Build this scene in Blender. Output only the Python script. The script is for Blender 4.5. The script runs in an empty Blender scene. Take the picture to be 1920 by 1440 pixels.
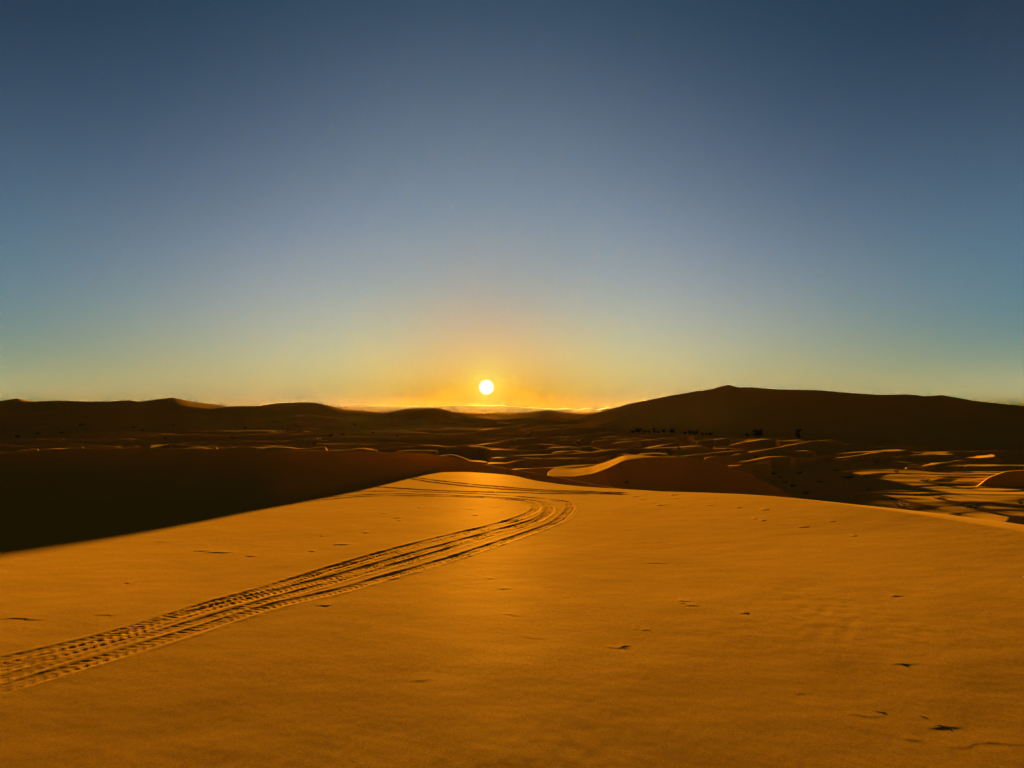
import bpy, math, random
import numpy as np

# ------------------------------------------------------------------ camera, sky, sun, exposure
SC = bpy.context.scene
COL = SC.collection
EYE = 1.75
FPX = 1387.0                       # focal length in pixels of a 1920 px wide frame
PITCH = math.atan(52.0 / FPX)

cam = bpy.data.cameras.new("camera")
cam.sensor_width = 36.0
cam.lens = 36.0 * FPX / 1920.0
cam.clip_start = 0.05
cam.clip_end = 200000.0
cam_o = bpy.data.objects.new("camera", cam)
COL.objects.link(cam_o)
cam_o.location = (0, 0, EYE)
cam_o.rotation_euler = (math.pi / 2 + PITCH, 0, 0)
SC.camera = cam_o

def ray(x, y):
    """direction seen at a picture position (1920 x 1440 frame), Y component 1"""
    r, u = (x - 960.0), (720.0 - y)
    v = np.array([r, FPX * math.cos(PITCH) - u * math.sin(PITCH), FPX * math.sin(PITCH) + u * math.cos(PITCH)])
    return v / v[1]

SUN_V = ray(912, 726)
SUN_V = SUN_V / np.linalg.norm(SUN_V)
SUN_EL = math.asin(SUN_V[2])
SUN_AZ = math.atan2(SUN_V[0], SUN_V[1])

EXPOSURE = 5.3
SC.view_settings.view_transform = 'Standard'
SC.view_settings.look = 'None'
SC.view_settings.gamma = 1.0
SC.view_settings.exposure = EXPOSURE
SC.cycles.use_denoising = True
SC.cycles.max_bounces = 6
SC.cycles.diffuse_bounces = 1
SC.cycles.volume_bounces = 0
SC.cycles.sample_clamp_indirect = 4.0

world = bpy.data.worlds.new("World")
SC.world = world
world.use_nodes = True
NT = world.node_tree
for n in list(NT.nodes):
    NT.nodes.remove(n)

class G:
    """tiny helper for building shader graphs"""
    def __init__(self, nt): self.nt = nt
    def n(self, kind, **kw):
        nd = self.nt.nodes.new(kind)
        for k, v in kw.items(): setattr(nd, k, v)
        return nd
    def put(self, sock, v):
        if isinstance(v, bpy.types.NodeSocket): self.nt.links.new(v, sock)
        else: sock.default_value = v
    def m(self, op, a, b=0.0, c=None, clamp=False):
        nd = self.n('ShaderNodeMath', operation=op, use_clamp=clamp)
        self.put(nd.inputs[0], a); self.put(nd.inputs[1], b)
        if c is not None: self.put(nd.inputs[2], c)
        return nd.outputs[0]
    def vm(self, op, a, b=None, out=0):
        nd = self.n('ShaderNodeVectorMath', operation=op)
        self.put(nd.inputs[0], a)
        if b is not None: self.put(nd.inputs[1], b)
        return nd.outputs[out]

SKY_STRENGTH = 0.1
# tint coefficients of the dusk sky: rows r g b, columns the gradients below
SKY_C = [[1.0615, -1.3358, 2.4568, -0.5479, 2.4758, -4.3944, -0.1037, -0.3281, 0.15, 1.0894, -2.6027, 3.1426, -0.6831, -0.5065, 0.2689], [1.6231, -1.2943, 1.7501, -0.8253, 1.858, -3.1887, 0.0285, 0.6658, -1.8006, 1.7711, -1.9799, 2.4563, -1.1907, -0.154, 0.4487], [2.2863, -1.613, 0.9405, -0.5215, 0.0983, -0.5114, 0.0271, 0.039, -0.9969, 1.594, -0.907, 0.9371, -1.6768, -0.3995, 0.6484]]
g = G(NT)
tc = g.n('ShaderNodeTexCoord')
dirv = g.vm('NORMALIZE', tc.outputs['Generated'])
sep = g.n('ShaderNodeSeparateXYZ'); g.put(sep.inputs[0], dirv)
zc = g.m('MAXIMUM', sep.outputs[2], 0.0)
cosg = g.vm('DOT_PRODUCT', dirv, tuple(SUN_V), out=1)
gam = g.m('MULTIPLY', g.m('ARCCOSINE', g.m('MINIMUM', cosg, 1.0)), 57.29578)
comb = g.n('ShaderNodeCombineXYZ'); g.put(comb.inputs[0], sep.outputs[0]); g.put(comb.inputs[1], sep.outputs[1])
hv = g.vm('NORMALIZE', comb.outputs[0])
sh = SUN_V[:2] / np.linalg.norm(SUN_V[:2])
cc = g.m('MULTIPLY_ADD', g.vm('DOT_PRODUCT', hv, (sh[0], sh[1], 0.0), out=1), 0.5, 0.5)
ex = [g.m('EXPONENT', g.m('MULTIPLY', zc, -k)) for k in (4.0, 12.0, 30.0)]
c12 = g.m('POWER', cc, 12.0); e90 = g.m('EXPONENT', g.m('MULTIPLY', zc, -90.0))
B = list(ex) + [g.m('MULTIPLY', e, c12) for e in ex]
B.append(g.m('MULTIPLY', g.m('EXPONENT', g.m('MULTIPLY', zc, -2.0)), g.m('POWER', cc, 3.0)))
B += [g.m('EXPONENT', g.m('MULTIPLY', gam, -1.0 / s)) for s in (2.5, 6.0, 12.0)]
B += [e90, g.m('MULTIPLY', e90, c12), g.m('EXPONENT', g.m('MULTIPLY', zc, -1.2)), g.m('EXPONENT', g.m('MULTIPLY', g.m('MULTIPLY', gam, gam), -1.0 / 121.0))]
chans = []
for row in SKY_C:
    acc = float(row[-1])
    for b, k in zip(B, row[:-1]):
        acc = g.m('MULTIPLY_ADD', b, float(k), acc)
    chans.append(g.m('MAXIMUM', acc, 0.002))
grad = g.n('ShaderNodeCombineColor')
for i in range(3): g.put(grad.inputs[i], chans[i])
# the sun's own disc, edge softened by the air around it
disc = g.n('ShaderNodeMapRange', interpolation_type='SMOOTHSTEP')
g.put(disc.inputs[0], gam); disc.inputs[1].default_value = 0.64; disc.inputs[2].default_value = 0.30
disc.inputs[3].default_value = 0.0; disc.inputs[4].default_value = 3.0
dcol = g.n('ShaderNodeVectorMath', operation='SCALE'); dcol.inputs[0].default_value = (1.0, 0.9, 0.75); g.put(dcol.inputs['Scale'], disc.outputs[0])
nearc = g.n('ShaderNodeVectorMath', operation='SCALE'); nearc.inputs[0].default_value = (0.30, 0.36, 0.10)
g.put(nearc.inputs['Scale'], g.m('EXPONENT', g.m('MULTIPLY', gam, -1.0 / 1.1)))
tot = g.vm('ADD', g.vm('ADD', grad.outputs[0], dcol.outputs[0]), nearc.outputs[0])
# a physical dusk sky underneath, very faint at this sun height
sky = g.n('ShaderNodeTexSky', sky_type='NISHITA')
sky.sun_disc = False; sky.sun_elevation = SUN_EL; sky.sun_rotation = SUN_AZ; sky.altitude = 700.0
sky.air_density = 1.0; sky.dust_density = 1.0
skys = g.n('ShaderNodeVectorMath', operation='SCALE'); g.put(skys.inputs[0], sky.outputs[0]); skys.inputs['Scale'].default_value = 0.001
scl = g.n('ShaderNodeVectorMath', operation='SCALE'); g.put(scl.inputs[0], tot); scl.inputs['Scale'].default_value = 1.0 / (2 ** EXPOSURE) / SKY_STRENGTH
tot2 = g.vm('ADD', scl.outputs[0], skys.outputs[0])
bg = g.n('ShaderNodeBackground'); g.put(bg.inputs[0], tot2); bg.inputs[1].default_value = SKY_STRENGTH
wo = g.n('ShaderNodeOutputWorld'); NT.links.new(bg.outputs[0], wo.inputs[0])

sun = bpy.data.lights.new("sun", 'SUN')
sun.energy = 5.0
sun.angle = math.radians(0.5)
sun.color = (1.0, 0.57, 0.12)
sun_o = bpy.data.objects.new("sun", sun)
COL.objects.link(sun_o)
sun_o.rotation_euler = (math.pi / 2 - SUN_EL, 0, math.pi - SUN_AZ)

# ------------------------------------------------------------------ noise
def _hash(ix, iy, seed):
    h = (ix.astype(np.int64) * 374761393 + iy.astype(np.int64) * 668265263 + seed * 974634777) & 0xFFFFFFFF
    h = ((h ^ (h >> 13)) * 1274126177) & 0xFFFFFFFF
    h = h ^ (h >> 16)
    return (h & 0xFFFF) / 65535.0 * (2 * math.pi)

def pn(x, y, seed=0):
    """gradient noise, about -0.7..0.7"""
    x0 = np.floor(x); y0 = np.floor(y); fx = x - x0; fy = y - y0
    u = fx * fx * fx * (fx * (fx * 6 - 15) + 10); v = fy * fy * fy * (fy * (fy * 6 - 15) + 10)
    def gr(dx, dy):
        a = _hash(x0 + dx, y0 + dy, seed)
        return np.cos(a) * (fx - dx) + np.sin(a) * (fy - dy)
    a = gr(0, 0); b = gr(1, 0); c = gr(0, 1); d = gr(1, 1)
    return (a + (b - a) * u) * (1 - v) + (c + (d - c) * u) * v

def fbm(x, y, seed=0, o=3):
    s = 0.0; a = 1.0
    for i in range(o):
        s = s + a * pn(x * 2 ** i, y * 2 ** i, seed + 7 * i); a *= 0.5
    return s

def sstep(a, b, x):
    t = np.clip((x - a) / (b - a), 0, 1)
    return t * t * (3 - 2 * t)

def smax(a, b, k):
    h = np.clip(0.5 + 0.5 * (a - b) / k, 0, 1)
    return b + (a - b) * h + k * h * (1 - h)

# ------------------------------------------------------------------ terrain: dune ridges given by their crest lines
AZ = np.linspace(-math.pi, math.pi, 7201)

def curve(az, v, sig):
    """smooth function of bearing through the points"""
    c = np.interp(AZ, az, v)
    if sig > 0:
        n = max(1, int(sig / (AZ[1] - AZ[0])))
        k = np.hanning(2 * n + 3)[1:-1]; k /= k.sum()
        m = len(k) // 2
        c = np.convolve(np.pad(c, m, mode='edge'), k, 'valid')
    return c

class Ridge:
    """A sand ridge.  pts = (picture x, picture y, distance Y): one point of the crest each."""
    def __init__(s, pts, near, top=0.0, tops=0.02, far=0.12, sig=0.004, taper=0.0, foot=None, A=0.0, a=1.0):
        P = []
        for px, py, D in pts:
            d = ray(px, py) * D
            P.append((math.atan2(d[0], d[1]), math.hypot(d[0], d[1]), EYE + d[2]))
        P.sort(); P = np.array(P)
        s.a0, s.a1 = P[0, 0], P[-1, 0]
        s.R = curve(P[:, 0], P[:, 1], sig); s.Z = curve(P[:, 0], P[:, 2], sig)
        s.near, s.top, s.tops, s.far, s.taper, s.foot, s.A, s.a = near, top, tops, far, taper, foot, A, a
        s.rmin, s.rmax = P[:, 1].min(), P[:, 1].max()
        s.Zs = curve(P[:, 0], P[:, 2], 0.05)        # the broad form, without its small peaks
    def slope(s, th, r, rf, pw, base, reach):
        """long slope rising from a foot at distance rf to the crest"""
        R = np.interp(th, AZ, s.R); Z = np.interp(th, AZ, s.Z); Zs = np.interp(th, AZ, s.Zs)
        d = r - R
        u = np.clip((r - rf) / (R - rf), 0, 1)
        zn = base + (Zs - base) * u ** pw + (Z - Zs) * np.exp(-np.maximum(-d, 0) / reach) - .05 * np.maximum(rf - r, 0)
        zf = Z - s.far * (np.sqrt(np.maximum(d, 0) ** 2 + 4.) - 2.)
        return np.where(d < 0, zn, zf)
    def __call__(s, th, r):
        R = np.interp(th, AZ, s.R); Z = np.interp(th, AZ, s.Z)
        L = s.top
        if isinstance(L, tuple): L = L[0] + (L[1] - L[0]) * sstep(s.a0 + .45 * (s.a1 - s.a0) * .6, s.a0 + .45 * (s.a1 - s.a0), th)
        if s.taper > 0 and s.foot is not None and s.foot > -9.99:      # wind has broken the crests up unevenly
            q = th * s.rmin
            L = L * np.clip(.62 + 2.5 * pn(q / 8., q * 0 + s.rmin, 33), .0, 2.4)
            Z = Z + .55 * pn(q / 13., q * 0 + s.rmin, 34) + .15 * pn(q / 4., q * 0 + s.rmin, 35)
            R = R + 5. * pn(q / 16., q * 0 + s.rmin, 36)
        if s.taper > 0:
            w = sstep(s.a0, s.a0 + s.taper, th) * sstep(s.a1, s.a1 - s.taper, th)
            L = L * w
            e = s.taper * .45
            w2 = sstep(s.a0, s.a0 + e, th) * sstep(s.a1, s.a1 - e, th)
            Z = s.foot + (Z - s.foot) * w2 - (1 - w2) * .6
        d = r - R
        zn = Z - s.near * np.maximum(-d, 0) - s.A * (1 - np.exp(-np.maximum(-d, 0) / s.a))
        zf = Z - s.tops * np.clip(d, 0, L) - s.far * (np.sqrt(np.maximum(d - L, 0) ** 2 + .25) - .5)
        return np.where(d < 0, zn, zf)

PLAIN = -9.5
def D_at(py, z):                    # distance at which height z is seen on picture row py (below the horizon)
    return (EYE - z) * FPX / (py - 772.0)

def streak(pts, top, z=-7.9, near=0.20, **kw):
    P = []
    for px, py in pts:
        P.append((px, py, D_at(py, z)))
    P.sort()
    for e, f in ((0, 1), (-1, -2)):              # let the crest run on a little beyond its lit part
        w = (P[-1][0] - P[0][0]) * .30 + 14
        g_ = (P[e][1] - P[f][1]) / (P[e][0] - P[f][0])
        P.insert(0 if e == 0 else len(P), (P[e][0] - w if e == 0 else P[e][0] + w, P[e][1] + max(-4, min(4, g_ * w * (-1 if e == 0 else 1))), P[e][2]))
    a = abs(math.atan2(pts[-1][0] - 960, FPX) - math.atan2(pts[0][0] - 960, FPX))
    kw.setdefault('sig', 0.0025); kw.setdefault('far', 0.12)
    return Ridge(P, near, top=top, taper=a * 0.5, foot=PLAIN - .3, **kw)

# crest of the near sand dune the camera stands on: (bearing, distance)
_ys = np.linspace(0, 80, 1601)
_sl = np.interp(_ys, [0, 3, 5, 7, 10, 20, 32, 45], [0, -.006, .006, .024, .033, .037, .045, .060])
_zb = np.concatenate([[0], np.cumsum((_sl[1:] + _sl[:-1]) / 2 * .05)])
def base_z(x, y):
    """the near sand without its crest: nearly level at the camera, dipping more and more away from it"""
    yy = np.clip(y, 0, 80)
    return -np.interp(yy, _ys, _zb) + .033 * np.minimum(yy, 30) * sstep(1., 9., x) * (1 - .5 * sstep(12, 25, yy)) - .002 * yy * sstep(2, 9, -x)

def base_hit(px, py):
    d = ray(px, py); D = np.linspace(2, 60, 12000)
    gap = EYE + d[2] * D - base_z(d[0] * D, D)
    i = int(np.argmax(gap < 0)) if (gap < 0).any() else int(np.argmin(gap))
    return d[0] * D[i], D[i]

_cx = [base_hit(*p) for p in [(790, 886), (870, 884.5), (930, 888), (960, 891), (1000, 900), (1050, 907), (1100, 912), (1240, 920.5), (1400, 926), (1480, 932), (1600, 945), (1700, 958), (1800, 973), (1920, 992), (2100, 1025), (2400, 1090)]]
print("crest", [(round(float(a), 1), round(float(b), 1)) for a, b in _cx])
_cx = [(-14, 44), (-9, 42), (-6, 39)] + _cx + [(_cx[-1][0] + .6, 1.0), (11, -6), (20, -40)]
_ca = np.array([(math.atan2(x, y), math.hypot(x, y)) for x, y in _cx])
CREST = curve(_ca[:, 0], _ca[:, 1], 0.012)
# the left dune: its crest is set where the low sun draws its shadow edge on the near sand
TS = math.tan(SUN_EL); TA = math.tan(SUN_AZ)
_lc = []
for (ex_, ey_), row in zip([(-330, 1100), (-160, 1070), (0, 1044), (255, 1001), (437, 968), (601, 936), (678, 921), (725, 909), (781, 895), (806, 888)], [844, 844, 845, 846, 847, 848, 849, 850, 852, 853.5]):
    gx_, gy_ = base_hit(ex_, ey_); gz_ = float(base_z(gx_, gy_))
    k_ = (row - 772.) / FPX
    Yc = (EYE + TS * gy_ - gz_) / (k_ + TS)
    _lc.append((960 + FPX * (gx_ + TA * (Yc - gy_)) / Yc, row, Yc))
print("left crest", [tuple(round(float(v), 1) for v in q) for q in _lc])
Y0 = _lc[0][2]
left_ridge_near = Ridge([(-900, 858, Y0 - 4), (-400, 854, Y0 - 2), (0, 850, Y0 - .5), (150, 839, Y0), (300, 841, Y0 + .2)] + _lc +
                        [(870, 864, max(43, _lc[-1][2] + 1)), (960, 881, 46), (1100, 906, 46), (1240, 930, 46), (1400, 980, 46)], 0.05, A=.55, a=1.5, far=.13, sig=0.035)

MID = [
    # the dark crescent dune with the lit hollow on its left
    Ridge([(1015, 893, 90), (1040, 893, 88), (1075, 894, 86), (1110, 889, 86), (1140, 878, 87), (1170, 863.5, 90), (1200, 859, 93), (1240, 857, 96), (1300, 860, 97),
           (1350, 869, 94), (1400, 888, 90), (1440, 906, 86), (1490, 935, 82), (1560, 965, 78)], .34, top=(15, .8), tops=.012, far=.12, sig=.008, taper=.02, foot=-10.),
    streak([(915, 871), (950, 870), (965, 866), (1000, 864), (1050, 862), (1085, 861)], 5),
    streak([(975, 880), (1050, 875), (1122, 871)], 5, z=-7.6),
    streak([(810, 857), (845, 853), (860, 856), (882, 866)], 9, z=-7.0),
    streak([(960, 854), (975, 853), (1055, 850), (1075, 849)], 3.5),
    streak([(905, 838), (920, 844), (1007, 845), (1030, 841)], 3.5),
    streak([(1055, 847), (1072, 845), (1092, 846)], 6),
    streak([(1090, 840), (1105, 839), (1135, 847), (1150, 845)], 3.5),
    streak([(1125, 848), (1140, 846), (1165, 842), (1250, 841), (1275, 840)], 4.5),
    streak([(1118, 838), (1132, 836), (1147, 832), (1170, 829), (1250, 822)], 6),
    streak([(1190, 843), (1204, 841), (1227, 837), (1254, 832), (1300, 827)], 8),
    streak([(1275, 832), (1290, 829), (1330, 825)], 6),
    streak([(1308, 829), (1320, 826), (1345, 824)], 8),
    streak([(1150, 860), (1175, 858), (1200, 856), (1260, 855), (1290, 853), (1345, 848)], 4),
    streak([(1225, 844), (1260, 843), (1300, 844), (1350, 842)], 3),
    streak([(1360, 835), (1375, 833), (1395, 829), (1425, 825)], 12),
    streak([(1355, 858), (1372, 855), (1395, 851), (1425, 845), (1460, 838), (1520, 827)], 9),
    streak([(1330, 875), (1345, 872), (1375, 868), (1400, 865), (1445, 857)], 6, z=-7.6),
    streak([(1335, 876), (1350, 877), (1380, 876), (1410, 871)], 12, z=-7.9),
    streak([(1495, 860), (1512, 859), (1530, 856), (1560, 852), (1600, 848), (1655, 844)], 6, z=-8.5),
    streak([(1580, 860), (1600, 857), (1625, 853), (1660, 847)], 12, z=-8.7),
    streak([(1600, 868), (1640, 864), (1690, 866), (1720, 868)], 6, z=-9.0),
    streak([(1725, 874), (1745, 871), (1770, 866), (1795, 862), (1830, 857)], 26, z=-9.0),
    streak([(1205, 851), (1225, 849), (1245, 850)], 5), streak([(1140, 853), (1165, 851), (1195, 853)], 5), streak([(1045, 840), (1065, 838), (1090, 838)], 6),
    streak([(1215, 826), (1240, 824), (1262, 825)], 6), streak([(1130, 826), (1150, 824), (1172, 825)], 6), streak([(1450, 848), (1475, 846), (1500, 847)], 7, z=-8.4),
    streak([(985, 836), (1010, 834), (1035, 835)], 5), streak([(940, 858), (965, 856), (990, 858)], 4), streak([(1690, 856), (1725, 853), (1760, 852)], 6, z=-8.7),
    streak([(900, 833), (935, 829), (965, 823), (985, 822)], 4), streak([(985, 820), (1060, 819), (1110, 812)], 6),
    streak([(850, 813), (880, 812), (915, 806), (940, 803)], 5, z=-7), streak([(880, 840), (860, 838), (840, 839), (800, 836)], 4),
    streak([(760, 846), (775, 845), (795, 845)], 4), streak([(665, 843), (680, 842), (686, 843)], 5),
    streak([(490, 841), (510, 838), (560, 841), (575, 840)], 8), streak([(340, 843), (360, 841), (382, 842)], 9),
    streak([(240, 846), (265, 844), (300, 844), (330, 845)], 6), streak([(150, 834), (200, 836), (240, 840)], 4),
    streak([(60, 842), (90, 841), (125, 839)], 4), streak([(-30, 848), (5, 847), (40, 845)], 5),
    streak([(280, 836), (320, 832), (350, 834), (370, 837)], 5),
    streak([(1020, 806), (1060, 805), (1120, 798)], 6, z=-6.5), streak([(1110, 822), (1140, 820), (1180, 821)], 5),
    # rounded dark slip face at the right edge
    Ridge([(1780, 925, 108), (1815, 919, 110), (1835, 911, 112), (1852, 896, 114), (1885, 884, 115), (1960, 880, 116), (2060, 884, 116), (2150, 905, 112)], .42, top=1, tops=.03, far=.10, sig=.006, taper=.03, foot=-10.),
]
BIG = Ridge([(1060, 792, 760), (1100, 778, 750), (1120, 773, 740), (1180, 757, 725), (1240, 745, 710), (1300, 734, 700), (1332, 730, 690), (1356, 723, 682), (1367, 721, 680), (1382, 726, 680), (1410, 726, 684),
             (1460, 730, 690), (1530, 731, 700), (1600, 737, 700), (1650, 740, 690), (1700, 739, 680), (1735, 742.5, 668), (1768, 740.5, 655), (1830, 752, 640), (1920, 761, 620), (2100, 772, 600), (2500, 800, 560)],
            .055, A=19, a=70, far=.3, sig=0.0018)
SPUR = Ridge([(1000, 835, 400), (1060, 818, 440), (1110, 800, 500), (1140, 790, 540), (1180, 776, 600), (1215, 763, 660), (1250, 750, 700)], .10, top=6, far=.12, sig=.01, taper=.03, foot=-9)
BUTT = Ridge([(1600, 822, 420), (1650, 800, 470), (1700, 775, 540), (1740, 756, 600), (1775, 746, 640), (1810, 760, 610), (1900, 790, 540)], .10, far=.10, sig=.02)
HILLS = Ridge([(-900, 760, 820), (-500, 752, 850), (-100, 757, 880), (0, 752, 900), (32, 747, 900), (62, 753, 900), (110, 751, 900), (160, 753, 900), (205, 753, 890), (240, 750, 880), (262, 753, 880), (322, 745, 870), (362, 753, 880),
               (430, 762, 900), (482, 761, 880), (520, 756, 850), (560, 754, 840), (590, 755, 840), (620, 761, 850), (650, 768, 870), (690, 771, 900), (725, 774, 900), (760, 767, 850), (795, 764, 830), (822, 765, 830), (855, 773, 880),
               (890, 775, 980), (925, 774, 1100), (965, 775, 1100), (1010, 770, 1000), (1035, 770, 980), (1075, 775, 980), (1110, 777, 1000), (1160, 776, 1050), (1300, 790, 1100)],
              .030, A=5.0, a=80, far=.08, sig=0.004)

def BIG_FOOT(t):
    return np.interp(t, [.06, .10, .17, .24, .35, .6], [640, 600, 440, 370, 355, 300]) + 8 * np.sin(t * 23)

def dunes(x, y, lam, seed, slant=.25):
    """asymmetric dune trains: steep side towards the camera, gentle side towards the sun; 0..1"""
    w = 1.1 * pn(x / (2.6 * lam), y / (2.2 * lam), seed) + .35 * pn(x / (.8 * lam), y / (.8 * lam), seed + 3)
    ph = (y - slant * x) / lam + 1.6 * w
    t = ph - np.floor(ph)
    prof = np.where(t < .22, t / .22, 1 - (t - .22) / .78)
    prof = prof * prof * (3 - 2 * prof) * .35 + prof * .65
    amp = np.clip(.5 + 1.0 * pn(x / (1.7 * lam), y / (1.2 * lam), seed + 9), .05, 1.2)
    return prof * amp

def near_ground(x, y, th, r):
    z = base_z(x, y)
    z = z + .06 * pn(x / 7., y / 9., 5) * sstep(4, 12, r) * .3 + .005 * pn(x / 1.6, y / 2.2, 6) + .0015 * pn(x / .5, y / .6, 8)
    C = np.interp(th, AZ, CREST)
    d = (r - C)
    z = z - .12 * (np.sqrt(np.maximum(d + .3, 0) ** 2 + .04) - .2) * (d > -.3)
    lr = left_ridge_near(th, r) + .05 * pn(x / 4., y / 3., 31)
    z = smax(z, lr, .12)
    return z

def height(x, y, micro=True):
    shp = np.shape(x)
    x = np.ravel(np.asarray(x, float)); y = np.ravel(np.asarray(y, float))
    r = np.hypot(x, y); th = np.arctan2(x, y)
    z = np.full(x.shape, PLAIN)
    m = r > 40
    if m.any():
        X, Y, R, T = x[m], y[m], r[m], th[m]
        w1 = sstep(45, 90, R) * (1 - sstep(3000, 9000, R))
        a1 = .25 + .75 * sstep(130, 170, R) * (1 - .0 * R)
        quiet = sstep(20, 40, X) * (1 - sstep(165, 200, R))      # the smoother lit flat on the right
        zz = PLAIN - .8 * (1 - quiet) + w1 * (2.4 * dunes(X, Y, 32., 11) * (1 - .85 * quiet) + .45 * dunes(X, Y, 8., 21, .1) * (1 - .6 * quiet))
        zz = zz + 1.6 * pn(X / 160., Y / 160., 41) * sstep(120, 300, R)
        big = BIG.slope(T, R, BIG_FOOT(T), 1.7, PLAIN - .5, 90.) + 2.8 * fbm(X / 110., Y / 200., 51, 3) * sstep(380, 450, R) * (1 - sstep(600, 640, R))
        hil = HILLS.slope(T, R, 300 + 200 * sstep(-.35, -.02, T) + 60 * sstep(.0, .2, T), 1.9, PLAIN - .5, 60.)
        hil = hil + sstep(300, 500, R) * (1 - sstep(760, 860, R)) * (3.0 * (dunes(X, Y, 60., 61, .1) - .5) + 2.2 * (dunes(X, Y, 24., 63, .2) - .5) + .7 * (dunes(X, Y, 9., 65, .1) - .5) + 3 * pn(X / 150., Y / 110., 66))
        hil = hil + sstep(1000, 1300, R) * 6 * pn(X / 400., Y / 300., 67)
        sel = R < 260
        Z2 = zz.copy()
        for rd in MID:
            s2 = (R > rd.rmin - 26) & (R < rd.rmax + 60) & (T > rd.a0) & (T < rd.a1)
            if s2.any():
                q = rd(T[s2], R[s2]) + .10 * pn(X[s2] / 6., Y[s2] / 9., 71)
                Z2[s2] = smax(Z2[s2], q, .08)
        far = np.maximum(hil, big)
        s2 = (T > SPUR.a0) & (T < SPUR.a1)
        if s2.any(): far[s2] = np.maximum(far[s2], SPUR(T[s2], R[s2]))
        s2 = (T > BUTT.a0) & (T < BUTT.a1)
        if s2.any(): far[s2] = smax(far[s2], BUTT(T[s2], R[s2]), 2.)
        Z2 = np.where(R > 200, smax(Z2, far, .5), Z2)
        z[m] = Z2
    n = (r < 140) | (y < 30)
    if n.any():
        q = near_ground(x[n], y[n], th[n], r[n])
        z[n] = np.where(r[n] < 60, smax(q, z[n], .15), np.maximum(q, z[n]))
    return z.reshape(shp)

_Dm = np.concatenate([np.linspace(1.5, 60, 6000), np.geomspace(60, 1500, 6000)[1:]])
def hit(px, py):
    """world point of the sand seen at a picture position"""
    d = ray(px, py)
    zr = EYE + d[2] * _Dm
    h = height(d[0] * _Dm, _Dm)
    i = int(np.argmax(zr <= h))
    if i == 0: i = len(_Dm) - 1
    a, b = zr[i - 1] - h[i - 1], zr[i] - h[i]
    t = a / (a - b) if a != b else 0
    D = _Dm[i - 1] + t * (_Dm[i] - _Dm[i - 1])
    return np.array([d[0] * D, D, float(height(np.array([d[0] * D]), np.array([D]))[0])])

# ------------------------------------------------------------------ tyre tracks pressed into the sand
def chain(pts, step=.04):
    """smooth world polyline through picture points, evenly spaced"""
    W = np.array([hit(*p)[:2] for p in pts])
    print('track', [round(float(v), 1) for v in np.hypot(W[:, 0], W[:, 1])])
    W = W[np.hypot(W[:, 0], W[:, 1]) < 38]
    W = np.vstack([2 * W[0] - W[1], W, 2 * W[-1] - W[-2]])
    out = []
    for i in range(1, len(W) - 2):
        p0, p1, p2, p3 = W[i - 1:i + 3]
        t = np.linspace(0, 1, 40, endpoint=False)[:, None]
        out.append(.5 * (2 * p1 + (p2 - p0) * t + (2 * p0 - 5 * p1 + 4 * p2 - p3) * t ** 2 + (3 * p1 - p0 - 3 * p2 + p3) * t ** 3))
    P = np.vstack(out)
    # relax kinks
    s = np.concatenate([[0], np.cumsum(np.hypot(*np.diff(P, axis=0).T))])
    u = np.arange(0, s[-1], step)
    P = np.stack([np.interp(u, s, P[:, 0]), np.interp(u, s, P[:, 1])], 1)
    k = np.hanning(31); k /= k.sum()
    Q = np.stack([np.convolve(np.pad(P[:, j], 15, mode='edge'), k, 'valid') for j in (0, 1)], 1)
    return Q, u

T1 = [(-160, 1275), (0, 1240), (200, 1194), (300, 1163), (400, 1131), (500, 1104), (570, 1082), (640, 1060), (747, 1029), (850, 1003), (934, 983), (985, 966), (1004, 956), (1004, 949), (984, 941), (942, 935), (880, 932), (800, 930), (700, 930), (640, 934), (560, 943), (480, 953), (400, 962), (300, 972), (200, 985)]
T1B = [(500, 1117), (591, 1080), (680, 1052), (768, 1029), (850, 1007), (960, 981), (1000, 968)]
T2 = [(-160, 1290), (0, 1255), (200, 1203), (367, 1148), (500, 1113), (643, 1078), (750, 1046), (852, 1018), (953, 990), (1005, 975), (1028, 961), (1030, 951), (1015, 942), (974, 936), (880, 930), (800, 927), (730, 926), (660, 929), (600, 934), (500, 945)]
T2B = [(-160, 1320), (0, 1277), (150, 1225), (300, 1186), (500, 1127), (664, 1080), (810, 1039), (925, 1003), (1000, 981), (1034, 960)]
T3 = [(-160, 1345), (0, 1293), (167, 1243), (360, 1184), (500, 1138), (640, 1107), (727, 1081), (810, 1058), (880, 1036), (1005, 994), (1047, 976), (1067, 957), (1070, 947), (1057, 940), (1005, 934), (930, 928), (850, 924), (780, 922), (720, 921), (664, 922), (590, 928)]
T4 = [(1000, 992), (1056, 977), (1076, 958), (1077, 950), (1068, 943)]
U1 = [(770, 894), (810, 900), (872, 907), (942, 913), (1005, 918), (1067, 920.5), (1130, 923), (1190, 925)]
U1B = [(762, 896), (800, 903), (860, 910), (930, 916), (1000, 920.5), (1067, 923), (1130, 925.5), (1190, 928)]
U2 = [(640, 905), (706, 913), (768, 917), (852, 921), (960, 923.5), (1067, 926), (1130, 926)]
TRACKS = [(T1, .20, .0095, 1), (T1B, .12, .006, 1), (T2, .21, .0095, 1), (T2B, .15, .007, 1), (T3, .19, .009, 1), (T4, .12, .004, 0), (U1, .22, .022, 0), (U1B, .22, .022, 0), (U2, .22, .018, 0)]

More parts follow.
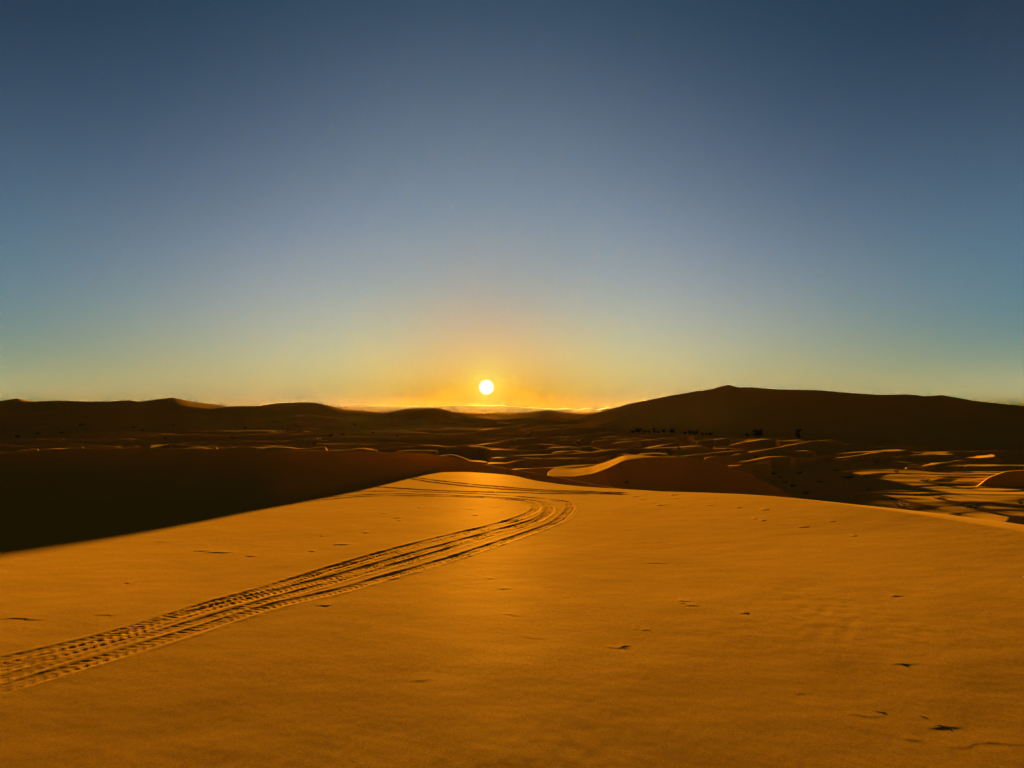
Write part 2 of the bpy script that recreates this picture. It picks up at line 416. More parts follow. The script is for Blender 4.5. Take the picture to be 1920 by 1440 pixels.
# small wind-cut lips and half buried stalks: (x, y, width in picture px, height in cm)
MARKS = [(641, 1021, 34, 2.2), (585, 1034, 12, 1.6), (686, 999, 12, 1.8), (745, 971, 18, 2.0), (719, 963, 13, 1.5), (748, 976, 10, 1.4), (787, 951, 8, 1.4), (891, 966, 15, 1.8), (931, 951, 26, 1.0), (883, 955, 26, .9),
         (564, 977, 12, 1.0), (604, 1005, 9, 1.2), (410, 1036, 52, 1.8), (378, 1033, 30, 1.4), (470, 1043, 20, 1.5), (303, 1016, 22, .9), (240, 1093, 9, 1.4), (200, 1153, 44, .8), (43, 1160, 80, 1.0), (607, 1135, 30, 1.6),
         (1284, 1127, 26, 1.3), (1297, 1135, 26, 1.3), (1395, 1149, 22, 1.2), (1211, 1181, 20, 1.1), (1681, 1117, 20, 1.3), (1694, 1244, 46, .9), (1621, 1341, 60, .8), (1711, 1386, 30, .8), (920, 1085, 16, 1.2), (945, 1104, 28, 1.3),
         (1235, 1018, 40, .8), (1230, 1056, 44, .9), (960, 1153, 44, .7), (1000, 1196, 50, .6), (1192, 931, 14, 1.8), (1206, 936, 14, 1.8), (1265, 928, 16, 2.2), (1242, 947, 30, 1.6), (1262, 935, 30, 1.2), (1225, 943, 24, 1.2),
         (1434, 956, 16, 2.0), (1432, 976, 12, 1.6), (1507, 988, 20, 1.5), (1384, 952, 12, 1.6), (1415, 973, 12, 1.2), (1600, 1005, 14, .9), (790, 1275, 44, .7), (1060, 1120, 14, .7), (1500, 1300, 30, .5), (1190, 1180, 10, .6),
         (1280, 952, 34, 1.0), (1330, 948, 20, 1.2), (1560, 978, 14, 1.0), (1160, 1214, 50, 1.2), (1770, 1363, 60, 1.1), (1850, 1395, 150, .6)]

def carve(x, y, z, r):
    sel_all = (r < 40) & (y > 1.0)
    idx = np.nonzero(sel_all)[0]
    xs, ys = x[idx], y[idx]
    dz = np.zeros(len(idx))
    tread = np.zeros(len(idx))
    for ti, (pts, wd, dp, lug) in enumerate(TRACKS):
        Q, u = chain(pts)
        best = np.full(len(idx), 9.0); sv = np.zeros(len(idx)); side = np.zeros(len(idx))
        for k in range(0, len(Q) - 1, 25):
            q = Q[max(0, k - 1):k + 27]; uu = u[max(0, k - 1):k + 27]
            lo = q.min(0) - .45; hi = q.max(0) + .45
            c = np.nonzero((xs > lo[0]) & (xs < hi[0]) & (ys > lo[1]) & (ys < hi[1]))[0]
            if not len(c): continue
            dd = (xs[c, None] - q[None, :, 0]) ** 2 + (ys[c, None] - q[None, :, 1]) ** 2
            j = dd.argmin(1)
            tg = q[np.minimum(j + 1, len(q) - 1)] - q[np.maximum(j - 1, 0)]
            tg /= np.maximum(np.hypot(tg[:, 0], tg[:, 1]), 1e-6)[:, None]
            ex_, ey_ = xs[c] - q[j, 0], ys[c] - q[j, 1]
            al = ex_ * tg[:, 0] + ey_ * tg[:, 1]; ac = -ex_ * tg[:, 1] + ey_ * tg[:, 0]
            dist = np.sqrt(dd.min(1))
            b = dist < best[c]
            cb = c[b]
            best[cb] = dist[b]; sv[cb] = uu[j[b]] + al[b]; side[cb] = ac[b]
        c = np.nonzero(best < .45)[0]
        d, s, sd = best[c], sv[c], side[c]
        h = wd / 2 * (1 + .12 * pn(s / .6, 0 * s + ti, 81))
        dpv = dp * (.13 + .64 * sstep(4.2, 9.5, ys[c])) * np.clip(.85 + .9 * pn(s / .7, 0 * s + 5 * ti, 89), .15, 1.3) * (1 + .5 * pn(s / 1.1, 0 * s + 3 * ti, 82)) * sstep(0, .8, s) * sstep(0, .8, u[-1] - s)
        inside = 1 - sstep(h * .62, h * 1.12, d + .012 * pn(s / .09, sd / .3, 99))
        berm = np.exp(-((d - h * 1.25) / (.30 * h)) ** 2) * .38 + np.exp(-((d - h * 1.5) / (.6 * h)) ** 2) * .12 * (1 + pn(s / .15, sd / .05, 84))
        prof = -dpv * inside + dpv * berm * (1 + 1.2 * pn(s / .3, 0 * s + ti, 83))
        if lug:
            ph = (s + np.abs(sd) * .55 + .03 * pn(s / .25, sd / .07, 87)) / .072
            bar = sstep(.18, .34, ph % 1.0) * (1 - sstep(.62, .80, ph % 1.0))
            prof = prof + dpv * .42 * bar * inside * sstep(.0, .35, np.abs(sd) / h + .12) * np.clip(.8 + 1.6 * pn(s / .45, sd / .12, 85), 0, 1.4)
            prof = prof + dpv * .5 * inside * pn(s / .06, sd / .045, 86) + dpv * .35 * (d < h * 2) * pn(s / .12, sd / .05, 88)
        dz[c] += prof
        tread[c] = np.maximum(tread[c], inside * .9)
    for i, (px, py, w, hc) in enumerate(MARKS):
        P = hit(px, py)
        D = math.hypot(P[0], P[1]); wl = max(w * D / FPX, .05)
        ang = (-.25 if px < 960 else .35) * (1 + .3 * math.sin(i * 7.3)) - math.atan2(P[0], P[1]) * .6
        ux, uy = math.cos(-ang), math.sin(-ang)
        c = np.nonzero((np.abs(xs - P[0]) < wl * 1.3 + .3) & (np.abs(ys - P[1]) < wl * 1.3 + .4))[0]
        if not len(c): continue
        ex_, ey_ = xs[c] - P[0], ys[c] - P[1]
        al = ex_ * ux + ey_ * uy; ac = -ex_ * uy + ey_ * ux
        ac = ac + .04 * np.sin(al * 9 / wl + i) * wl + .02 * pn(al / .08, ac / .2, 90 + i)
        taper = np.clip(1 - (al / (wl * .55)) ** 2, 0, 1)
        hgt = hc * .0028 * min(1.0, (D / 12.0)) ** 1.4 * (1 + .8 * pn(al / .06, al * 0 + i, 92))
        lip = np.where(ac < 0, np.exp(-(ac / .018) ** 2), np.exp(-ac / (.10 + .1 * wl)))
        pit = -np.exp(-((ac + .05) / .04) ** 2) * .3
        dz[c] += hgt * taper * (lip + pit)
    # a patch of wind ripples
    rp = sstep(0, 1, 1 - np.hypot((xs - 2.0) / 2.8, (ys - 10.8) / 1.9)) * (.5 + .9 * np.clip(pn(xs / .8, ys / .8, 95) + .2, 0, 1))
    w = (ys + .45 * xs) / .115 + 1.1 * pn(xs / .7, ys / .7, 96)
    dz += (rp * .0009 + .00002 * (1 - rp) * sstep(24, 6, ys)) * np.sin(2 * math.pi * w)
    # faint rough patches
    rough = np.clip(pn(xs / 1.8, ys / 2.4, 97) - .1, 0, 1)
    dz += .00022 * pn(xs / .05, ys / .08, 101) * (1 - sstep(9, 16, ys)) + .0006 * pn(xs / .35, ys / .22, 102)
    dz += .0022 * rough * pn(xs / .10, ys / .16, 98)
    z[idx] += dz
    return idx, tread

# ------------------------------------------------------------------ one terrain grid (rings round the camera), cut into its large forms
def spaced(a, b, k):
    n = int(math.ceil(math.log(b / a) / k)); return np.geomspace(a, b, n + 1)[:-1]
rad = np.concatenate([spaced(.25, 3.4, .02), spaced(3.4, 24, .0020), spaced(24, 60, .0032), spaced(60, 420, .0036), spaced(420, 1300, .0055), spaced(1300, 18000, .05), [18000]])
fine = math.radians(38.5)
azv = np.concatenate([np.arange(-fine, fine, .00078), ])
c1 = fine + np.cumsum(np.geomspace(.001, .06, 110)); c1 = c1[c1 < math.pi - .02]
azv = np.concatenate([-c1[::-1], azv, c1])
na, nr = len(azv), len(rad)
print("grid", na, nr, na * nr)
TT, RR = np.meshgrid(azv, rad)
gx = (np.sin(TT) * RR).ravel(); gy = (np.cos(TT) * RR).ravel(); gt = TT.ravel(); gr = RR.ravel()
gz = np.empty(gx.size)
CH = 600000
for i in range(0, gx.size, CH):
    gz[i:i + CH] = height(gx[i:i + CH], gy[i:i + CH])
cidx, ctread = carve(gx, gy, gz, gr)
gtr = np.zeros(gx.size, np.float32); gtr[cidx] = ctread

def face_class():
    """0 near dune, 1 dune field and plain, 2 big dune, 3 hills on the horizon"""
    rc = .5 * (rad[1:] + rad[:-1]); ac = np.concatenate([.5 * (azv[1:] + azv[:-1]), [math.pi]])
    A, R = np.meshgrid(ac, rc)
    k = np.ones(A.shape, np.int8)
    k[R < 56] = 0
    a, r = A.ravel(), R.ravel()
    B_ = BIG.slope(a, r, BIG_FOOT(a), 1.7, PLAIN - .5, 90.).reshape(A.shape)
    H_ = HILLS.slope(a, r, 300 + 200 * sstep(-.35, -.02, a) + 60 * sstep(.0, .2, a), 1.9, PLAIN - .5, 60.).reshape(A.shape)
    big = (B_ > H_ - .5) & (B_ > PLAIN + 1.0) & (A > 0.1) & (A < 1.2) & (R > 330)
    hl = (H_ > PLAIN + 1.5) & (R > 330) & (R < 2500) & (A > -1.3) & (A < 1.2) & ~big
    k[hl] = 3; k[big] = 2
    return k.ravel()

def build_terrain(mat):
    q = np.arange(nr - 1)[:, None] * na
    a = np.arange(na)[None, :]; b = (a + 1) % na
    quads = np.stack([q + a, q + na + a, q + na + b, q + b], -1).reshape(-1, 4)
    kls = face_class()
    V = np.stack([gx, gy, gz], 1).astype(np.float32)
    for cid, name in enumerate(["ground", "desert_terrain", "dune_terrain", "hills"]):
        f = quads[kls == cid]
        used = np.zeros(len(V), bool); used[f.ravel()] = True
        extra = 0
        remap = np.cumsum(used) - 1
        v = V[used]; f = remap[f]
        me = bpy.data.meshes.new(name)
        me.vertices.add(len(v)); me.vertices.foreach_set("co", v.ravel())
        me.loops.add(f.size); me.loops.foreach_set("vertex_index", f.ravel().astype(np.int32))
        me.polygons.add(len(f)); me.polygons.foreach_set("loop_start", (np.arange(len(f)) * 4).astype(np.int32))
        me.polygons.foreach_set("use_smooth", np.ones(len(f), bool))
        if cid == 0:
            at = me.attributes.new("tread", 'FLOAT', 'POINT'); at.data.foreach_set("value", gtr[used])
        me.update(calc_edges=True)
        me.materials.append(mat)
        o = bpy.data.objects.new(name, me); COL.objects.link(o)
        o["kind"] = "structure"
        o["label"] = {"ground": "smooth orange sand of the near dune crossed by tyre tracks", "desert_terrain": "field of low dunes on the plain, dark with lit crest lines",
                      "dune_terrain": "great dark dune with a small peak on the right horizon", "hills": "long dark sand hills along the left and middle horizon"}[name]

def mat_new(name):
    m = bpy.data.materials.new(name); m.use_nodes = True
    for n in list(m.node_tree.nodes): m.node_tree.nodes.remove(n)
    return m, G(m.node_tree)

def sand_material():
    m, q = mat_new("desert_sand")
    geo = q.n('ShaderNodeNewGeometry'); P = geo.outputs['Position']
    n1 = q.n('ShaderNodeTexNoise'); q.put(n1.inputs['Vector'], P); n1.inputs['Scale'].default_value = .35; n1.inputs['Detail'].default_value = 4
    n2 = q.n('ShaderNodeTexNoise'); q.put(n2.inputs['Vector'], P); n2.inputs['Scale'].default_value = 75; n2.inputs['Detail'].default_value = 3
    mix = q.n('ShaderNodeMix', data_type='RGBA'); q.put(mix.inputs[0], q.m('ADD', q.m('MULTIPLY', n1.outputs[0], .7), q.m('MULTIPLY', n2.outputs[0], .3)))
    mix.inputs[6].default_value = (.182, .089, .0060, 1); mix.inputs[7].default_value = (.226, .111, .009, 1)
    # churned sand in the tracks is a little darker and redder
    at = q.n('ShaderNodeAttribute', attribute_name="tread")
    mix2 = q.n('ShaderNodeMix', data_type='RGBA'); q.put(mix2.inputs[0], q.m('MULTIPLY', at.outputs['Fac'], .35)); q.put(mix2.inputs[6], mix.outputs[2]); mix2.inputs[7].default_value = (.160, .069, .006, 1)
    b = q.n('ShaderNodeBsdfPrincipled'); q.put(b.inputs['Base Color'], mix2.outputs[2])
    b.inputs['Roughness'].default_value = .9; b.inputs['IOR'].default_value = 1.45; b.inputs['Specular IOR Level'].default_value = .0
    b.inputs['Diffuse Roughness'].default_value = .5
    n3 = q.n('ShaderNodeTexNoise'); q.put(n3.inputs['Vector'], P); n3.inputs['Scale'].default_value = 170; n3.inputs['Detail'].default_value = 3; n3.inputs['Roughness'].default_value = .7
    gr = q.n('ShaderNodeMix', data_type='RGBA', blend_type='MULTIPLY'); gr.inputs[0].default_value = 1.0
    q.put(gr.inputs[6], mix2.outputs[2]); mr = q.n('ShaderNodeMapRange'); q.put(mr.inputs[0], q.m('ADD', q.m('MULTIPLY', n3.outputs[0], .5), q.m('MULTIPLY', n2.outputs[0], .5))); mr.inputs[1].default_value = .3; mr.inputs[2].default_value = .7; mr.inputs[3].default_value = .66; mr.inputs[4].default_value = 1.34
    cg = q.n('ShaderNodeCombineColor'); [q.put(cg.inputs[k], mr.outputs[0]) for k in range(3)]
    q.put(gr.inputs[7], cg.outputs[0]); q.put(b.inputs['Base Color'], gr.outputs[2])
    bp = q.n('ShaderNodeBump'); q.put(bp.inputs['Height'], n3.outputs[0]); bp.inputs['Distance'].default_value = .0006; bp.inputs['Strength'].default_value = .6
    q.put(b.inputs['Normal'], bp.outputs[0])
    gl = q.n('ShaderNodeBsdfAnisotropic', distribution='GGX'); gl.inputs['Color'].default_value = (.9, .50, .06, 1); gl.inputs['Roughness'].default_value = .64
    q.put(gl.inputs['Normal'], bp.outputs[0])
    ms = q.n('ShaderNodeMixShader'); ms.inputs[0].default_value = GLINT
    q.nt.links.new(b.outputs[0], ms.inputs[1]); q.nt.links.new(gl.outputs[0], ms.inputs[2])
    o = q.n('ShaderNodeOutputMaterial'); q.nt.links.new(ms.outputs[0], o.inputs[0])
    return m

GLINT = .0025
SAND = sand_material()
build_terrain(SAND)

# ------------------------------------------------------------------ distant mountains
def mountains():
    az = np.linspace(math.radians(-40), math.radians(42), 1600)
    rr = np.linspace(14200, 18200, 60)
    T, R = np.meshgrid(az, rr)
    x, y = np.sin(T) * R, np.cos(T) * R
    px = 960 + FPX * np.tan(az)
    top = np.interp(px, [-400, 0, 560, 615, 640, 690, 720, 760, 900, 930, 944, 955, 965, 990, 1010, 1040, 1060, 1080, 1105, 1120, 1140, 1160, 1400, 2400], [762, 764, 767, 764, 762, 761, 760, 761, 760, 760.5, 759.5, 762, 761, 763, 764, 766.5, 766, 768, 765, 768, 764.5, 767, 768, 770])
    H = (772 - top) / FPX * 16500 + 10.
    c = np.exp(-((R - 16500) / 900) ** 2)
    z = H[None, :] * c * (1 + .10 * fbm(x / 500., y / 900., 5, 4)) + 12 * (fbm(x / 900., y / 900., 9, 4)) * c - 4
    z = np.where(R < 14400, -12, z) + PLAIN
    z[0] = PLAIN - 60; z[-1] = PLAIN - 60
    v = np.stack([x, y, z], -1).reshape(-1, 3).astype(np.float32)
    n = len(az)
    a = (np.arange(len(rr) - 1)[:, None] * n + np.arange(n - 1)[None, :]).ravel()
    f = np.stack([a, a + n, a + n + 1, a + 1], 1)
    me = bpy.data.meshes.new("mountains")
    me.vertices.add(len(v)); me.vertices.foreach_set("co", v.ravel())
    me.loops.add(f.size); me.loops.foreach_set("vertex_index", f.ravel().astype(np.int32))
    me.polygons.add(len(f)); me.polygons.foreach_set("loop_start", (np.arange(len(f)) * 4).astype(np.int32))
    me.update(calc_edges=True)
    m, q = mat_new("mountain_rock")
    nz = q.n('ShaderNodeTexNoise'); q.put(nz.inputs['Vector'], q.n('ShaderNodeNewGeometry').outputs['Position']); nz.inputs['Scale'].default_value = .004; nz.inputs['Detail'].default_value = 5
    mx = q.n('ShaderNodeMix', data_type='RGBA'); q.put(mx.inputs[0], nz.outputs[0]); mx.inputs[6].default_value = (.12, .08, .05, 1); mx.inputs[7].default_value = (.24, .17, .11, 1)
    b = q.n('ShaderNodeBsdfPrincipled'); q.put(b.inputs['Base Color'], mx.outputs[2]); b.inputs['Roughness'].default_value = .9
    o = q.n('ShaderNodeOutputMaterial'); q.nt.links.new(b.outputs[0], o.inputs[0])
    me.materials.append(m)
    o = bpy.data.objects.new("mountains", me); COL.objects.link(o); o["kind"] = "structure"; o["label"] = "faint jagged mountains fading into the glow under the sun"
mountains()

# ------------------------------------------------------------------ plants
def pmat(name, c0, c1, rough=.8, trans=0.0):
    m, q = mat_new(name)
    oi = q.n('ShaderNodeObjectInfo')
    nz = q.n('ShaderNodeTexNoise'); q.put(nz.inputs['Vector'], q.n('ShaderNodeTexCoord').outputs['Object']); nz.inputs['Scale'].default_value = 5.0; nz.inputs['Detail'].default_value = 3
    mx = q.n('ShaderNodeMix', data_type='RGBA'); q.put(mx.inputs[0], nz.outputs[0]); mx.inputs[6].default_value = (*c0, 1); mx.inputs[7].default_value = (*c1, 1)
    b = q.n('ShaderNodeBsdfPrincipled'); q.put(b.inputs['Base Color'], mx.outputs[2]); b.inputs['Roughness'].default_value = rough; b.inputs['Specular IOR Level'].default_value = .0
    o = q.n('ShaderNodeOutputMaterial'); q.nt.links.new(b.outputs[0], o.inputs[0])
    return m
LEAF = pmat("dusty_foliage", (.018, .020, .007), (.045, .042, .016))
BARK = pmat("dry_bark", (.07, .045, .028), (.15, .10, .06))
STRAW = pmat("dry_stalk", (.035, .022, .012), (.09, .055, .028))

def mesh(name, V, F, mat, smooth=False):
    me = bpy.data.meshes.new(name); me.from_pydata([tuple(v) for v in V], [], F); me.materials.append(mat)
    if smooth: me.polygons.foreach_set("use_smooth", [True] * len(F))
    me.update(); return me

def tube(V, F, pts, rads, n=6):
    pts = [np.array(p, float) for p in pts]; base = len(V)
    for i, (p, r) in enumerate(zip(pts, rads)):
        d = pts[min(i + 1, len(pts) - 1)] - pts[max(i - 1, 0)]; d /= max(np.linalg.norm(d), 1e-9)
        a = np.cross(d, (0, 0, 1.)) if abs(d[2]) < .9 else np.cross(d, (1., 0, 0)); a /= np.linalg.norm(a); b = np.cross(d, a)
        for k in range(n):
            t = 2 * math.pi * k / n; V.append(p + r * (math.cos(t) * a + math.sin(t) * b))
    for i in range(len(pts) - 1):
        for k in range(n):
            F.append((base + i * n + k, base + i * n + (k + 1) % n, base + (i + 1) * n + (k + 1) % n, base + (i + 1) * n + k))
    F.append(tuple(base + k for k in range(n))[::-1]); F.append(tuple(base + (len(pts) - 1) * n + k for k in range(n)))

def limb(rg, p, d, L, r, n=4, bend=.3):
    pts = [np.array(p, float)]; d = np.array(d, float)
    for i in range(n):
        d = d + rg.normal(0, bend, 3) * .5; d /= np.linalg.norm(d); pts.append(pts[-1] + d * L / n)
    return pts, [r * (1 - .75 * i / n) for i in range(n + 1)]

def leafage(rg, tips, n, size, spread):
    V, F = [], []
    for i in range(n):
        c = tips[rg.integers(len(tips))] + rg.normal(0, spread, 3) * (1, 1, .75)
        c[2] = max(c[2], .01)
        a = rg.normal(0, 1, 3); a /= np.linalg.norm(a); b = np.cross(a, rg.normal(0, 1, 3)); b /= np.linalg.norm(b)
        s = size * rg.uniform(.5, 1.5); k = len(V)
        V += [c - a * s, c + b * s * .35, c + a * s, c - b * s * .35]; F.append((k, k + 1, k + 2, k + 3))
    return V, F

def plant_proto(kind, seed):
    """unit sized plant: about 1 high and 1 wide before scaling; returns list of (part name, mesh)"""
    rg = np.random.default_rng(seed)
    SV, SF, tips = [], [], []
    if kind == 'tree':
        tp, tr = limb(rg, (0, 0, -.05), (0.05, 0, 1), .5, .035, 4, .12)
        tube(SV, SF, tp, tr, 7)
        for i in range(9):
            a = rg.uniform(0, 2 * math.pi); s = tp[2 + int(rg.integers(3))]
            p, r = limb(rg, s, (math.cos(a) * .8, math.sin(a) * .8, rg.uniform(.3, 1.1)), rg.uniform(.25, .5), .015, 4)
            tube(SV, SF, p, r, 5); tips += [p[2], p[3], p[4]]
        tips += [t * (1, 1, .55) for t in tips[:12]]
        LV, LF = leafage(rg, tips, 1900, .042, .06)
        return [('trunk', mesh('trunk', SV, SF, BARK, True)), ('crown', mesh('crown', LV, LF, LEAF))]
    if kind == 'tall':
        tp, tr = limb(rg, (0, 0, -.05), (0, 0, 1), .9, .03, 6, .08)
        tube(SV, SF, tp, tr, 7)
        for i in range(14):
            a = rg.uniform(0, 2 * math.pi); s = tp[1 + int(rg.integers(5))]
            p, r = limb(rg, s, (math.cos(a) * .6, math.sin(a) * .6, .7), rg.uniform(.12, .26), .010, 3)
            tube(SV, SF, p, r, 5); tips += [p[1], p[2], p[3]]
        LV, LF = leafage(rg, tips, 1300, .036, .04)
        return [('trunk', mesh('trunk', SV, SF, BARK, True)), ('crown', mesh('crown', LV, LF, LEAF))]
    if kind == 'shrub':
        for i in range(22):
            a = rg.uniform(0, 2 * math.pi); u = rg.uniform(.3, 1.3)
            p, r = limb(rg, (math.cos(a) * .08, math.sin(a) * .08, -.05), (math.cos(a) * u, math.sin(a) * u, 1), rg.uniform(.4, .8), .012, 4)
            tube(SV, SF, p, r, 4); tips += [p[2], p[3], p[4]]
        LV, LF = leafage(rg, tips, 1300, .040, .05)
        return [('stem', mesh('stem', SV, SF, BARK, True)), ('foliage', mesh('foliage', LV, LF, LEAF))]
    # tuft: stiff dry stalks fanning out of a clump
    for i in range(46):
        a = rg.uniform(0, 2 * math.pi); u = rg.uniform(.1, 1.6)
        p, r = limb(rg, (math.cos(a) * .10, math.sin(a) * .10, -.03), (math.cos(a) * u, math.sin(a) * u, 1), rg.uniform(.35, .95), .008, 4)
        tube(SV, SF, p, r, 3); tips += [p[1], p[2]]
    LV, LF = leafage(rg, tips, 500, .030, .05)
    return [('stalk', mesh('stalk', SV, SF, STRAW, True)), ('foliage', mesh('foliage', LV, LF, LEAF))]

PROTO = {k: [plant_proto(k, 10 * i + j) for j in range(3)] for i, k in enumerate(('tree', 'tall', 'shrub', 'tuft'))}
_pi = [0]
def plant(kind, name, px, py, w, h, label, cat, group=None):
    """w, h: picture size in px at the place it stands"""
    P = hit(px, py); D = P[1]
    root = bpy.data.objects.new(name, None); COL.objects.link(root)
    root.location = (P[0], P[1], P[2] - .02)
    kx, kz = {'tree': (.80, .72), 'tall': (.36, .95), 'shrub': (1.0, .62), 'tuft': (1.1, .70)}[kind]
    sx, sz = w * D / FPX / kx, h * D / FPX / kz
    root.scale = (sx, sx, sz); root.rotation_euler = (0, 0, _pi[0] * 2.4)
    root["label"] = label; root["category"] = cat
    if group: root["group"] = group
    for pn_, me in PROTO[kind][_pi[0] % 3]:
        o = bpy.data.objects.new(pn_, me); COL.objects.link(o); o.parent = root
    _pi[0] += 1
    return root

GT = "trees at the foot of the big dune"
for a in [
    ('tree', 1187, 812, 9, 5, "low dark tree at the left end of the row under the big dune"),
    ('tree', 1197, 812, 13, 9, "tallest rounded tree in the left clump under the big dune"),
    ('tree', 1208, 812, 10, 5, "low spreading tree just right of the tallest one in the left clump"),
    ('tree', 1217, 812, 8, 4, "small flat tree between the left clump and the thin upright one"),
    ('tall', 1226, 812, 6, 10, "thin upright tree standing alone right of the left clump"),
    ('tree', 1235, 812.5, 8, 4, "low tree between the thin upright tree and the pair beside it"),
    ('tree', 1244, 812, 8, 7, "left tree of the small pair in the middle of the row"),
    ('tree', 1259, 813, 11, 8, "right tree of the small pair in the middle of the row"),
    ('tree', 1286, 814, 8, 4, "low tree at the left edge of the second clump"),
    ('tall', 1293, 814.5, 7, 11, "pointed tree rising at the left of the second clump"),
    ('tree', 1302, 815.5, 17, 8, "broad dark tree in the middle of the second clump"),
    ('tall', 1317, 816, 5, 7, "slim small tree right of the second clump"),
    ('tree', 1324, 816, 6, 4, "low tree between the slim one and the last of the row"),
    ('tree', 1332, 816.5, 11, 5, "flat wide tree at the right end of the second clump"),
    ('tree', 1401, 818.5, 9, 5, "small low tree just left of the broad round tree"),
    ('tree', 1422, 820.5, 27, 15, "broad round dark tree, the largest below the big dune"),
    ('tall', 1498, 821.5, 12, 18, "tall narrow dark tree standing alone right of the round tree"),
]:
    plant(a[0], 'desert_tree', a[1], a[2], a[3], a[4], a[5], 'tree', GT)
GS = "shrubs on the dune field"
for a in [
    ('shrub', 1257, 853, 18, 7, "wide dark shrub on the crest line behind the crescent dune"),
    ('shrub', 1273, 842, 10, 5, "small dark shrub up and right of the wide one behind the crescent dune"),
    ('shrub', 1231, 846, 6, 3, "tiny shrub left of the wide one behind the crescent dune"),
    ('shrub', 1417, 858, 8, 4, "small dark shrub beside the long lit crest right of the crescent dune"),
    ('shrub', 1366, 843, 7, 3, "tiny shrub between the lit crests left of the long streak"),
    ('shrub', 1174, 906, 8, 5, "lone shrub low on the dark face of the crescent dune"),
    ('shrub', 1644, 868, 7, 7, "small upright shrub on the far lit strip right of the dark dune"),
    ('shrub', 1567, 883, 8, 3, "flat shrub at the left tip of the lit field"),
    ('shrub', 1451, 889, 9, 4, "left of two shrubs at the shaded edge of the lit field"),
    ('shrub', 1499, 888, 9, 4, "right of two shrubs at the shaded edge of the lit field"),
    ('tuft', 1463, 896, 12, 4, "low dark tuft just below the pair of shrubs in shade"),
    ('tuft', 1451, 903, 11, 4, "tuft on the sunlit edge below the pair of shrubs in shade"),
    ('tuft', 1472, 905, 15, 6, "low dark tuft on pale sand up and left of the big round tuft"),
    ('tuft', 1486, 912, 13, 7, "pale topped tuft directly up and left of the big round tuft"),
    ('tuft', 1511, 926, 17, 9, "big round tuft with a long shadow just beyond the near crest"),
    ('tuft', 1536, 904, 14, 5, "small tuft right of the pale topped one on the lit field"),
    ('shrub', 1593, 897, 15, 6, "peaked low shrub in the middle of the lit field"),
    ('shrub', 1624, 893, 10, 5, "small shrub up and right of the peaked one in the lit field"),
    ('tuft', 1629, 918, 14, 5, "tuft at the end of the long dark hollow in the lit field"),
    ('shrub', 1682, 886, 8, 6, "small shrub on the bright ground above the dark hollow"),
    ('shrub', 1735, 903, 18, 6, "wide mound shrub in the lit field left of the rounded dark face"),
    ('shrub', 1767, 911, 14, 3, "flat faint shrub below and right of the wide mound shrub"),
    ('tuft', 1748, 927, 17, 7, "tuft like a small hummock below the wide mound shrub"),
    ('shrub', 1762, 936, 22, 5, "low wide shrub just under the hummock tuft"),
    ('shrub', 1803, 878, 7, 6, "tiny shrub on the skyline of the lit sand at the foot of the big dune"),
    ('tuft', 1675, 936, 18, 4, "flat tuft above and left of the largest mound shrub"),
    ('tuft', 1692, 951, 26, 14, "largest dark mound tuft with long shadow, just beyond the near crest"),
    ('tuft', 1797, 946, 30, 4, "long flat line of dry tufts above the right hand mound"),
    ('shrub', 1821, 953, 24, 9, "dark mound shrub on the right with a shadow trailing right"),
    ('shrub', 1916, 946, 14, 9, "pale shrub cut by the right edge of the picture"),
    ('tuft', 1895, 1002, 16, 4, "flat tuft in the hollow at the far right behind the near crest"),
]:
    plant(a[0], 'desert_shrub', a[1], a[2], a[3], a[4], a[5], 'shrub', GS)
for px, py, w, h in [(152, 798, 8, 4), (115, 812, 6, 3), (32, 820, 7, 4), (310, 822, 6, 3), (460, 803, 7, 3), (250, 802, 5, 3), (267, 808, 6, 3), (435, 821, 7, 3), (602, 825, 9, 5), (620, 818, 7, 4),
                     (642, 816, 6, 3), (665, 797, 5, 3), (590, 833, 8, 3), (70, 814, 7, 3), (325, 797, 4, 3), (700, 812, 5, 3), (745, 818, 5, 3), (540, 808, 5, 3)]:
    plant('shrub', 'far_shrub', px, py, w, h, "tiny dark shrub dotting the shaded sand below the left horizon", 'shrub', "tiny shrubs on the shaded sand at left")

# dry twigs lying half buried in the near sand
def twig(px, py, wpx, ang, label, seed, side=3, thick=.004):
    P = hit(px, py); D = P[1]; L = wpx * D / FPX
    rg = np.random.default_rng(seed); V, F = [], []
    n = 7; pts = []
    for i in range(n):
        t = i / (n - 1) - .5
        pts.append((t * L, rg.normal(0, .02) * L * 2, -.0025 + .0035 * math.sin(math.pi * (t + .5)) * rg.uniform(.3, 1.1)))
    thick *= .7
    tube(V, F, pts, [thick * (1 - .5 * i / n) for i in range(n)], 6)
    t_o = bpy.data.objects.new('dry_twig', mesh('dry_twig', V, F, STRAW, True)); COL.objects.link(t_o)
    t_o.location = P; t_o.rotation_euler = (0, 0, ang)
    t_o["label"] = label; t_o["category"] = 'twig'; t_o["group"] = "dry twigs on the near sand"
    for k in range(side):
        V, F = [], []
        s = np.array(pts[int(rg.integers(1, n - 1))])
        p, r = limb(rg, s, (rg.uniform(-1, 1), rg.uniform(-.6, .6), rg.uniform(0, .25)), L * rg.uniform(.10, .2), thick * .5, 3)
        for q_ in p: q_[2] = min(max(q_[2], -.002), .003)
        tube(V, F, p, r, 5)
        o = bpy.data.objects.new('side_shoot', mesh('side_shoot', V, F, STRAW, True)); COL.objects.link(o); o.parent = t_o
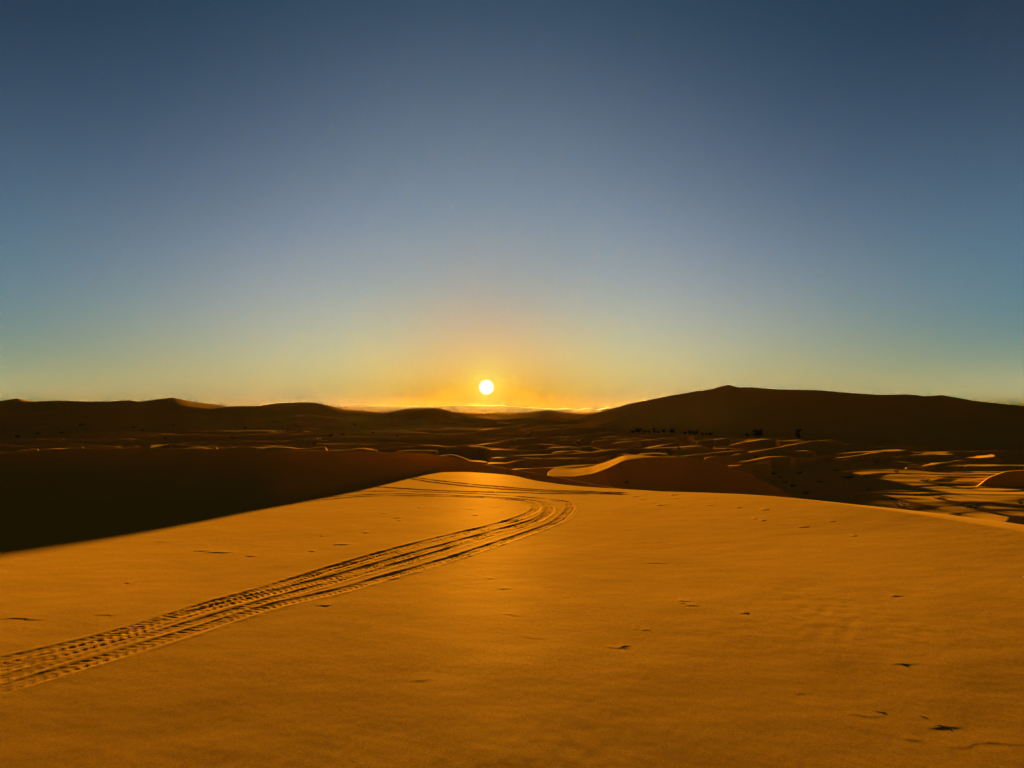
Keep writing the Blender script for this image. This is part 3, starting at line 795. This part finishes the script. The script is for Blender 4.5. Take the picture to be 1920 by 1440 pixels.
for i, a in enumerate([
    (1770, 1361, 44, -.35, "knobbly dry twig at the lower right corner, half buried in a sand streak", 2, .0035),
    (1732, 1344, 16, -.8, "short pale stalk just left of the knobbly twig at lower right", 2, .003),
    (1168, 1212, 40, .30, "ragged branching twig below the middle of the near sand", 3, .0035),
    (1697, 1245, 30, -.30, "straight thin twig with a long shadow on the right", 1, .003),
    (1650, 1334, 34, -.25, "pale bent stalk left of the knobbly twig", 1, .003),
    (1290, 1132, 26, -.2, "dark twig between two sand lips right of centre", 2, .004),
    (1398, 1149, 18, -.1, "small twig right of the sand lips, right of centre", 1, .004),
    (1681, 1117, 14, -.2, "short twig alone high on the right of the near sand", 1, .004),
    (641, 1021, 26, .15, "dark straight twig left of the tyre tracks, the longest there", 1, .006),
    (941, 960, 6, .5, "tiny upright stub inside the loop of the tyre tracks", 2, .006),
    (610, 1135, 24, .12, "twig just below the lowest tyre track", 2, .004),
    (412, 1035, 36, .2, "long thin twig near the shadow edge on the left", 1, .006),
    (1265, 928, 12, -.1, "small twig in the scattered marks by the near crest", 3, .008),
    (1244, 947, 18, -.2, "lower twig in the scattered marks by the near crest", 1, .006),
    (240, 1093, 8, .3, "tiny twig alone on the sand between shadow and tracks", 2, .004),
]):
    twig(a[0], a[1], a[2], a[3], a[4], 200 + i, a[5], a[6])


# ------------------------------------------------------------------ the dusty air
HAZE_DENSITY = 0.28e-6
def haze():
    s, zt, zb = 18500.0, 210.0, -80.0
    v = [(-s, -s, zb), (s, -s, zb), (s, s, zb), (-s, s, zb), (-s, -s, zt), (s, -s, zt), (s, s, zt), (-s, s, zt)]
    f = [(0, 3, 2, 1), (4, 5, 6, 7), (0, 1, 5, 4), (1, 2, 6, 5), (2, 3, 7, 6), (3, 0, 4, 7)]
    me = bpy.data.meshes.new("haze"); me.from_pydata(v, [], f); me.update()
    m, q = mat_new("desert_haze")
    vol = q.n('ShaderNodeVolumePrincipled')
    vol.inputs['Color'].default_value = (.85, .61, .18, 1); vol.inputs['Density'].default_value = HAZE_DENSITY; vol.inputs['Anisotropy'].default_value = .7
    o = q.n('ShaderNodeOutputMaterial'); q.nt.links.new(vol.outputs[0], o.inputs['Volume'])
    me.materials.append(m)
    o = bpy.data.objects.new("haze", me); COL.objects.link(o); o["kind"] = "stuff"; o["label"] = "thin dusty air glowing golden towards the sun"
haze()
